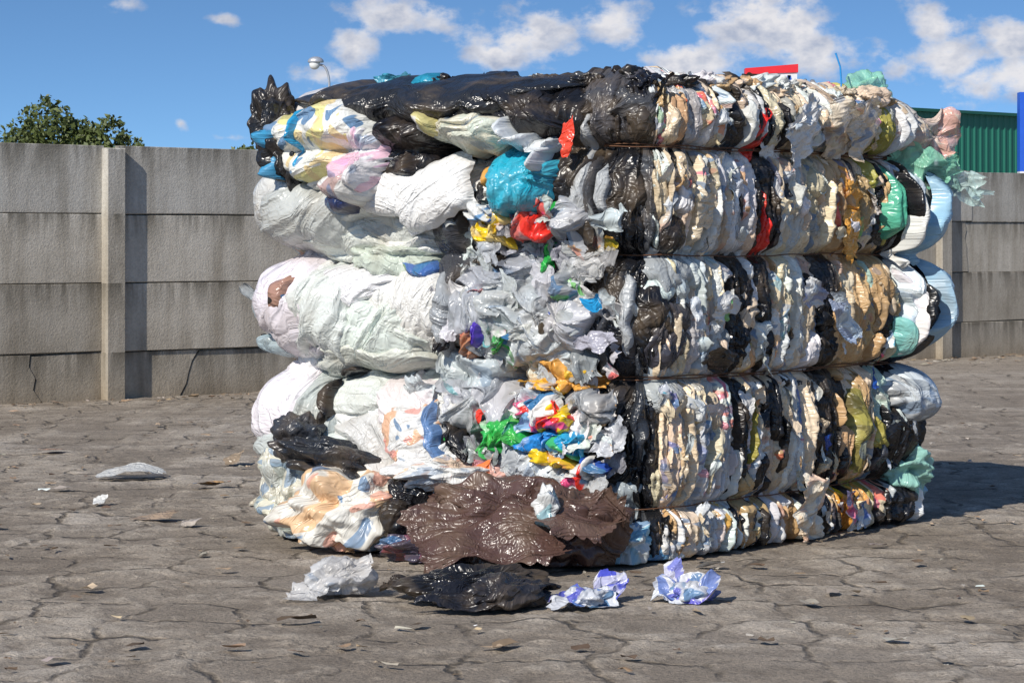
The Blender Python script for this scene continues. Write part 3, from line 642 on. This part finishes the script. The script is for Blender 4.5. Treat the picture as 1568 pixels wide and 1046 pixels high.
c=mixc(.6,c,ramp(nz(45,4,.7),[(.3,(.7,.7,.7)),(.5,(1,1,1)),(.7,(1.15,1.15,1.15))]),'MULTIPLY')
mm=N(n,'ShaderNodeMath',operation='SUBTRACT');mm.inputs[0].default_value=2.0;l.new(sxyz.outputs[2],mm.inputs[1])
md=N(n,'ShaderNodeMath',operation='MODULO');l.new(mm.outputs[0],md.inputs[0]);md.inputs[1].default_value=.544
mp2=N(n,'ShaderNodeMapping');mp2.inputs['Scale'].default_value=(7,7,1.0);l.new(tc.outputs['Object'],mp2.inputs[0])
st=ramp(nz(1.4,4,.6,mp2.outputs[0]),[(.40,(0,0,0)),(.58,(1,1,1))])
fz=ramp(md.outputs[0],[(0,(1,1,1)),(.05,(.7,.7,.7)),(.26,(0,0,0))])
mst=N(n,'ShaderNodeMath',operation='MULTIPLY');l.new(st,mst.inputs[0]);l.new(fz,mst.inputs[1])
mst2=N(n,'ShaderNodeMath',operation='MULTIPLY');l.new(mst.outputs[0],mst2.inputs[0]);mst2.inputs[1].default_value=.8
c=mixc(mst2.outputs[0],c,(.11,.10,.08))
tv=N(n,'ShaderNodeMath',operation='MULTIPLY_ADD');l.new(at2.outputs['Random'],tv.inputs[0]);tv.inputs[1].default_value=.25;tv.inputs[2].default_value=.84
cb=N(n,'ShaderNodeCombineColor');[l.new(tv.outputs[0],cb.inputs[i]) for i in range(3)]
c=mixc(1.0,c,cb.outputs[0],'MULTIPLY')
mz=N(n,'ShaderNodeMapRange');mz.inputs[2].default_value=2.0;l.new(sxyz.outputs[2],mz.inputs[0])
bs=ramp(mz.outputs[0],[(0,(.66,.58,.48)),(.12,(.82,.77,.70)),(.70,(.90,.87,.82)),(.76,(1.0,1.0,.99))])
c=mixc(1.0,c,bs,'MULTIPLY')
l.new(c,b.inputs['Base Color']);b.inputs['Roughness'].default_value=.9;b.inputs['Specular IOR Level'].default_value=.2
bp=N(n,'ShaderNodeBump');bp.inputs['Strength'].default_value=.45;bp.inputs['Distance'].default_value=.010
ad=N(n,'ShaderNodeMath',operation='ADD');l.new(nz(5,6,.7),ad.inputs[0]);l.new(nz(60,3,.7),ad.inputs[1]);l.new(ad.outputs[0],bp.inputs['Height']);l.new(bp.outputs[0],b.inputs['Normal'])
def prism(name,poly,d0,d1,ch=.008):
    k=len(poly)
    V=[fp(t,d0,z) for t,z in poly]+[fp(t,d1-ch,z) for t,z in poly]
    for i in range(k):
        p0=poly[i-1];p=poly[i];p2=poly[(i+1)%k]
        e1=Vector((p[0]-p0[0],p[1]-p0[1])).normalized();e2=Vector((p2[0]-p[0],p2[1]-p[1])).normalized()
        nn=Vector((-e1.y-e2.y,e1.x+e2.x));nn=nn.normalized() if nn.length>1e-4 else Vector((0,0))
        V.append(fp(p[0]+nn.x*ch,d1,p[1]+nn.y*ch))
    F=[]
    for i in range(k):
        j=(i+1)%k;F+=[(i,j,k+j,k+i),(k+i,k+j,2*k+j,2*k+i)]
    F+=[tuple(range(2*k,3*k)),tuple(range(k-1,-1,-1))]
    return mesh_obj(name,V,F,cm,fence)
rr=random.Random(5)
rows=[(-.176,.368),(.368,.912),(.912,1.456),(1.456,2.0)]
pi=0
def jag(t,z0,z1,dt,n_=6,seed=1):
    r2=random.Random(seed);return [(t+dt*(i/n_)+(r2.uniform(-.03,.03) if 0<i<n_ else 0),z0+(z1-z0)*i/n_) for i in range(n_+1)]
for k in range(-6,9):
    tp=.95+2.5*k
    prism('joint_backing_%d'%(k+6),[(tp+.07,-.15),(tp+2.43,-.15),(tp+2.43,1.97),(tp+.07,1.97)],-.075,-.045)
    for ri,(z0,z1) in enumerate(rows):
        a0=tp+.06;a1=tp+2.5-.06
        dz=[rr.uniform(-.006,.006) for _ in range(4)];d=rr.uniform(-.014,.008)
        sag=rr.uniform(-.022,.012) if ri<2 else 0
        g=.004
        bl=(a0,z0+g+dz[0]);br=(a1,z0+g+dz[1]);tr_=(a1,z1-g+dz[2]);tl=(a0,z1-g+dz[3])
        crack=None
        if k==0 and ri==1: crack=jag(tp+1.55,z0+g,z1-g,-.04,6,3)
        if k==0 and ri==0: crack=jag(tp+.60,z0+g,z1-g,.22,6,4)
        if k==-1 and ri==0: crack=jag(tp+1.9,z0+g,z1-g,-.1,6,8)
        if k==4 and ri==3: crack=jag(tp+.5,z0+g,z1-g,.05,6,9)
        if k==4 and ri==2: crack=jag(tp+.45,z0+g,z1-g,-.05,6,10)
        if crack:
            w=.004
            L=[bl]+[(t-w,z) for t,z in crack]+[tl]
            Rr=[(t+w,z-.012) for t,z in crack][::-1]
            prism('panel_%d'%pi,L,-.04,d,.004);pi+=1
            prism('panel_%d'%pi,[br,tr_]+Rr,-.04,d-.006,.004);pi+=1
        else:
            mid=[(a0+(a1-a0)*f,z0+g+sag*math.sin(math.pi*f)+rr.uniform(-.003,.003)) for f in (.25,.5,.75)]
            prism('panel_%d'%pi,[bl]+mid+[br,tr_,tl],-.04,d,.006);pi+=1
    w=.085;ln=rr.uniform(-.01,.01)
    prism('post_%d'%(k+6),[(tp-w,-.1),(tp+w,-.1),(tp+w+ln,1.975),(tp-w+ln,1.975)],-.09,.085,.014)

# ------------------------------------------------------------ tree
def tree(name,cx,cy,blobs,trunk_h,seed,nl=5200,ls=.17):
    e=empty(name);r3=np.random.RandomState(seed)
    bark=simple('bark',(.1,.075,.05),.9,0,.3,8,.5)
    V=[];F=[]
    def limb(p,q_,r0,r1):
        p=Vector(p);q_=Vector(q_);d=(q_-p).normalized();a=d.orthogonal().normalized();bb=d.cross(a);s0=len(V)
        for P,r in ((p,r0),(p.lerp(q_,.5)+a*r0*.5,(r0+r1)/2),(q_,r1)):
            for i in range(8):
                an=i*math.pi/4;V.append(P+a*math.cos(an)*r+bb*math.sin(an)*r)
        for k in range(2):
            for i in range(8):
                j=(i+1)%8;F.append((s0+k*8+i,s0+k*8+j,s0+k*8+8+j,s0+k*8+8+i))
    limb((cx,cy,-.1),(cx,cy,trunk_h),.22,.14)
    for b_ in blobs: limb((cx,cy,trunk_h*.8),(cx+b_[0],cy+b_[1],b_[2]),.1,.03)
    mesh_obj('trunk_and_limbs',V,F,bark,e,True)
    C=[]
    tot=sum(b_[3]**2 for b_ in blobs)
    for bx,by,bz,br in blobs:
        k=int(nl*br*br/tot)
        v=r3.normal(size=(k*3,3));v/=np.linalg.norm(v,axis=1)[:,None]
        rad=br*(r3.uniform(.35,1,size=(k*3,1))**.5)
        P=v*rad;nn=pn(P[:,0]*2.2+bx*3,P[:,1]*2.2,P[:,2]*2.2,seed=seed)
        P=P*(1+.35*pn(v[:,0]*2.5+bx,v[:,1]*2.5,v[:,2]*2.5,seed=seed+3))[:,None]
        P=P[nn>-.12][:k];C.append(P+np.array([cx+bx,cy+by,bz]))
    C=np.concatenate(C);k=len(C)
    a=r3.normal(size=(k,3));a/=np.linalg.norm(a,axis=1)[:,None]
    b2=np.cross(a,r3.normal(size=(k,3)));b2/=np.linalg.norm(b2,axis=1)[:,None]
    s_=ls*r3.uniform(.5,1.1,size=(k,1))
    Q=np.stack([C-a*s_,C+b2*s_*.5,C+a*s_,C-b2*s_*.5],1).reshape(-1,3)
    me=bpy.data.meshes.new('foliage');me.vertices.add(4*k);me.vertices.foreach_set('co',Q.ravel().astype(np.float32))
    me.loops.add(4*k);me.loops.foreach_set('vertex_index',np.arange(4*k,dtype=np.int32));me.polygons.add(k)
    me.polygons.foreach_set('loop_start',np.arange(0,4*k,4,dtype=np.int32));me.polygons.foreach_set('loop_total',np.full(k,4,dtype=np.int32));me.update(calc_edges=True)
    ob=bpy.data.objects.new('foliage',me);sc.collection.objects.link(ob);ob.parent=e
    me.materials.append(LEAF)
LEAF=simple('leaves',(.085,.11,.028),.55,0,.5,1.3)
tree('deciduous_tree',-15.4,80,[(-.6,0,5.0,1.15),(-1.4,0,4.5,.95),(.5,.3,4.7,.8),(1.5,0,4.85,.75),(2.2,0,4.3,.6),(-.2,0,4.0,1.5),(1.2,0,3.8,1.2),(-1.9,0,4.0,.7)],3.2,21,7500,.13)
tree('deciduous_tree',-19.6,92,[(0,0,4.6,1.0),(1.1,0,4.3,.8),(-1.2,0,4.4,.9),(0,0,3.6,1.4)],3,33,3000,.15)
tree('deciduous_tree',-9.4,84,[(0,0,3.9,.9),(.7,0,4.0,.6),(-.8,0,3.5,.7)],2.8,35,2200,.13)

# ------------------------------------------------------------ street lamps
METAL=simple('painted_metal',(.45,.47,.5),.4,.5)
GLASS=simple('lamp_glass',(.7,.72,.7),.2)
def ellip(c,r,nm,mat,parent,cut=None):
    V=[];F=[];n1,n2=20,12
    for j in range(n2+1):
        for i in range(n1):
            a=2*math.pi*i/n1;b_=-math.pi/2+math.pi*j/n2;zz=math.sin(b_)
            if cut is not None: zz=max(zz,cut)
            V.append((c[0]+r[0]*math.cos(a)*math.cos(b_),c[1]+r[1]*math.sin(a)*math.cos(b_),c[2]+r[2]*zz))
    for j in range(n2):
        for i in range(n1): F.append((j*n1+i,j*n1+(i+1)%n1,(j+1)*n1+(i+1)%n1,(j+1)*n1+i))
    return mesh_obj(nm,V,F,mat,parent,True)
e=empty('street_lamp')
x=-4.73;y=60
tube([(x,y,0),(x,y,3)],.06,'pole_base',METAL,e)
tube([(x,y,3),(x,y,5.3)]+[(x-.2+.2*math.cos(a),y,5.3+.5*math.sin(a)) for a in np.linspace(0,1.57,8)]+[(x-.28,y,5.81)],.03,'pole_and_arm',METAL,e)
ellip((x-.35,y,5.88),(.21,.15,.14),'lamp_head',METAL,e,-.1)
ellip((x-.38,y,5.82),(.14,.12,.14),'lamp_bowl',GLASS,e)
e=empty('street_lamp')
x=9.15;y=50
tube([(x,y,0),(x,y,3.45)],.05,'pole',METAL,e)
tube([(x-.5,y,3.22),(x-.2,y,3.42),(x,y,3.45),(x+.15,y+.1,3.62)],.03,'arm',METAL,e)
ellip((x+.2,y,3.66),(.19,.12,.06),'lamp_head_1',METAL,e);ellip((x+.02,y-.4,3.46),(.16,.1,.06),'lamp_head_2',METAL,e)
ellip((x-.55,y,3.2),(.17,.11,.05),'lamp_head_3',METAL,e)

# ------------------------------------------------------------ warehouse
wh=empty('green_warehouse')
gmt=simple('green_cladding',(.012,.15,.10),.45,0,.12,.6)
TT=np.array([.773,.634]);p0=np.array([6.0,56.6]);V=[];F=[]
L=26;k=int(L/.5)
prof=[0,0,.025,.025]
pts=[]
for i in range(k*2):
    for j,dx in enumerate((0,.14,.165,.225)):
        pts.append((i*.25+dx,prof[j]))
nrm=np.array([.634,-.773])
for tt,dd in pts:
    b_=p0+TT*tt+nrm*dd
    V+= [(b_[0],b_[1],0),(b_[0],b_[1],4.62)]
for i in range(len(pts)-1): F.append((2*i,2*i+2,2*i+3,2*i+1))
mesh_obj('cladding',V,F,gmt,wh)
def boxT(name,t0,t1,d0,d1,z0,z1,mat,par,p0=p0):
    V=[];
    for z in (z0,z1):
        for tt,dd in ((t0,d0),(t1,d0),(t1,d1),(t0,d1)):
            b_=p0+TT*tt+nrm*dd;V.append((b_[0],b_[1],z))
    return mesh_obj(name,V,[(0,1,2,3),(4,5,6,7),(0,1,5,4),(1,2,6,5),(2,3,7,6),(3,0,4,7)],mat,par)
boxT('eaves_trim',-.2,L,-.05,.16,4.62,4.70,simple('dark_green_trim',(.01,.10,.065),.4),wh)
boxT('roof',0,L,-14,-.06,4.5,4.69,simple('roof_metal',(.12,.2,.17),.5),wh)
boxT('back_block',0,L,-14,-.1,0,4.49,gmt,wh)
boxT('window_band',1,L-1,.065,.09,2.2,2.75,simple('window_glass',(.25,.32,.35),.15),wh)
sg=empty('red_sign')
y=50
def bx(nm,x0,x1,y0,y1,z0,z1,mat,par):
    return mesh_obj(nm,[(a,b_,c_) for c_ in (z0,z1) for a,b_ in ((x0,y0),(x1,y0),(x1,y1),(x0,y1))],[(3,2,1,0),(4,5,6,7),(0,1,5,4),(1,2,6,5),(2,3,7,6),(3,0,4,7)],mat,par)
REDM=simple('red_panel',(.70,.02,.03),.4);WM=simple('white_panel',(.7,.7,.72),.4);BM=simple('blue_panel',(.02,.10,.55),.4)
bx('board',5.05,6.15,y,y+.25,3.6,4.90,WM,sg)
mesh_obj('red_frame',[(5.03,y-.03,4.84),(6.17,y-.03,4.88),(6.17,y-.03,5.06),(5.03,y-.03,4.97),(5.03,y+.28,4.84),(6.17,y+.28,4.88),(6.17,y+.28,5.06),(5.03,y+.28,4.97)],[(0,1,2,3),(7,6,5,4),(3,2,6,7),(0,4,5,1),(1,5,6,2),(4,0,3,7)],REDM,sg)
bx('red_frame_side',5.03,5.14,y-.03,y+.28,3.6,4.839,REDM,sg)
bx('red_lower',5.141,6.17,y-.025,y-.003,4.0,4.3,REDM,sg)
for i in range(3):
    xx=5.2+i*.33
    mesh_obj('letter_%d'%i,[(xx,y-.012,4.44),(xx+.07,y-.012,4.44),(xx+.15,y-.012,4.82),(xx+.08,y-.012,4.82),(xx+.23,y-.012,4.44),(xx+.16,y-.012,4.44)],[(0,1,2,3),(3,2,4,5)],BM,sg)
bx('pole',5.5,5.65,y+.05,y+.2,0,3.599,METAL,sg)
sg=empty('blue_pylon_sign')
bx('blue_board',12.05,13.0,55,55.3,2.9,4.78,BM,sg);bx('white_board',12.05,13.0,55,55.3,2.2,2.899,WM,sg);bx('post',12.2,12.4,55.05,55.25,0,2.199,METAL,sg)

# ------------------------------------------------------------ light, sky
E=math.radians(36);hd=Vector((.54,.84)).normalized()
d=Vector((hd.x*math.cos(E),hd.y*math.cos(E),-math.sin(E)))
sun=bpy.data.lights.new('sun','SUN');sun.energy=5.0;sun.angle=math.radians(.5);sun.color=(1,.94,.85)
so=bpy.data.objects.new('sun',sun);so.rotation_euler=d.to_track_quat('-Z','Y').to_euler();sc.collection.objects.link(so)
w=bpy.data.worlds.new('World');sc.world=w;w.use_nodes=True;nt=w.node_tree;n=nt.nodes;l=nt.links
bg=n['Background'];wo=n['World Output']
sky=N(n,'ShaderNodeTexSky');sky.sky_type='NISHITA';sky.sun_disc=False;sky.sun_elevation=E;sky.sun_rotation=math.atan2(-hd.x,-hd.y)
sky.air_density=1.0;sky.dust_density=.4;sky.ozone_density=2
tc=N(n,'ShaderNodeTexCoord')
mp=N(n,'ShaderNodeMapping');mp.inputs['Location'].default_value=(0,0,.09);mp.inputs['Scale'].default_value=(1,1,2.6);l.new(tc.outputs['Generated'],mp.inputs[0])
nv=N(n,'ShaderNodeVectorMath',operation='NORMALIZE');l.new(mp.outputs[0],nv.inputs[0]);l.new(nv.outputs[0],sky.inputs[0])
tn=N(n,'ShaderNodeMix',data_type='RGBA');tn.blend_type='MULTIPLY';tn.inputs[0].default_value=1;tn.inputs[7].default_value=(.72,.98,1.18,1);l.new(sky.outputs[0],tn.inputs[6])
l.new(tn.outputs[2],bg.inputs[0]);bg.inputs[1].default_value=.12
sx=N(n,'ShaderNodeSeparateXYZ');l.new(tc.outputs['Generated'],sx.inputs[0])
def M(op,a,b_=None,cl=False):
    t=N(n,'ShaderNodeMath',operation=op);t.use_clamp=cl
    for i,x in enumerate((a,b_)):
        if x is None: continue
        if isinstance(x,(int,float)): t.inputs[i].default_value=x
        else: l.new(x,t.inputs[i])
    return t.outputs[0]
az=M('ARCTAN2',sx.outputs[0],sx.outputs[1]);el=M('ARCSINE',sx.outputs[2])
cb=N(n,'ShaderNodeCombineXYZ');l.new(az,cb.inputs[0]);l.new(el,cb.inputs[1])
clouds=[(1175,50,120,70),(1070,95,85,42),(1245,85,70,45),(1150,10,60,40),(800,62,105,48),(930,35,60,42),(760,85,70,30),(545,75,40,46),(495,118,50,26),(610,30,100,34),(1450,95,120,42),(1530,120,100,40),(1425,45,50,42),(1540,75,70,36),(200,15,60,22),(280,192,20,22),(355,213,55,12),(350,35,45,14)]
acc=None
for (cx,cy,rx,ry) in clouds:
    s_=N(n,'ShaderNodeVectorMath',operation='SUBTRACT');l.new(cb.outputs[0],s_.inputs[0]);s_.inputs[1].default_value=((cx-784)/3550,(370-cy)/3550,0)
    m_=N(n,'ShaderNodeVectorMath',operation='MULTIPLY');l.new(s_.outputs[0],m_.inputs[0]);m_.inputs[1].default_value=(3550/rx,3550/ry,0)
    ln=N(n,'ShaderNodeVectorMath',operation='LENGTH');l.new(m_.outputs[0],ln.inputs[0])
    v=M('SUBTRACT',1.2,ln.outputs['Value'])
    if ry<24: v=M('SUBTRACT',v,.45)
    acc=v if acc is None else M('MAXIMUM',acc,v)
def wn(scale,off,det=6,rough=.58):
    a=N(n,'ShaderNodeVectorMath',operation='ADD');l.new(cb.outputs[0],a.inputs[0]);a.inputs[1].default_value=off
    mq=N(n,'ShaderNodeVectorMath',operation='MULTIPLY');l.new(a.outputs[0],mq.inputs[0]);mq.inputs[1].default_value=(1,1.4,1)
    t=N(n,'ShaderNodeTexNoise');t.inputs['Scale'].default_value=scale;t.inputs['Detail'].default_value=det;t.inputs['Roughness'].default_value=rough;l.new(mq.outputs[0],t.inputs['Vector']);return t.outputs['Fac']
gen=M('MULTIPLY',M('SUBTRACT',wn(9,(5,2,0),2),.55),5)
msk=M('MULTIPLY',M('SUBTRACT',M('ABSOLUTE',az),.25),12,True)
gen=M('SUBTRACT',M('MULTIPLY',M('ADD',gen,1),msk),1)
acc=M('MAXIMUM',acc,gen)
n1=wn(44,(0,0,0));n2=wn(44,(.004,-.007,0),4)
den=M('ADD',acc,M('MULTIPLY',M('SUBTRACT',n1,.5),3.4))
al=N(n,'ShaderNodeMapRange');al.interpolation_type='SMOOTHSTEP';al.inputs[1].default_value=.12;al.inputs[2].default_value=.95;l.new(den,al.inputs[0])
shd=M('ADD',M('MULTIPLY',M('SUBTRACT',n1,n2),-3.2),.74,True)  # cloud shading painted into the colour: offset noise gives sunlit and shaded sides
mc=N(n,'ShaderNodeMix',data_type='RGBA');l.new(shd,mc.inputs[0]);mc.inputs[6].default_value=(.46,.51,.64,1);mc.inputs[7].default_value=(.95,.92,.92,1)
b2=N(n,'ShaderNodeBackground');l.new(mc.outputs[2],b2.inputs[0]);b2.inputs[1].default_value=.9
mx=N(n,'ShaderNodeMixShader');l.new(M('MULTIPLY',al.outputs[0],.9),mx.inputs[0]);l.new(bg.outputs[0],mx.inputs[1]);l.new(b2.outputs[0],mx.inputs[2]);l.new(mx.outputs[0],wo.inputs[0])

# ------------------------------------------------------------ camera
cam=bpy.data.cameras.new('camera');co=bpy.data.objects.new('camera',cam);sc.collection.objects.link(co)
co.location=(0,0,1.24);co.rotation_euler=(math.radians(90),0,0);cam.lens=81.5;cam.sensor_width=36;cam.shift_y=-.0976;cam.clip_end=5000
sc.camera=co
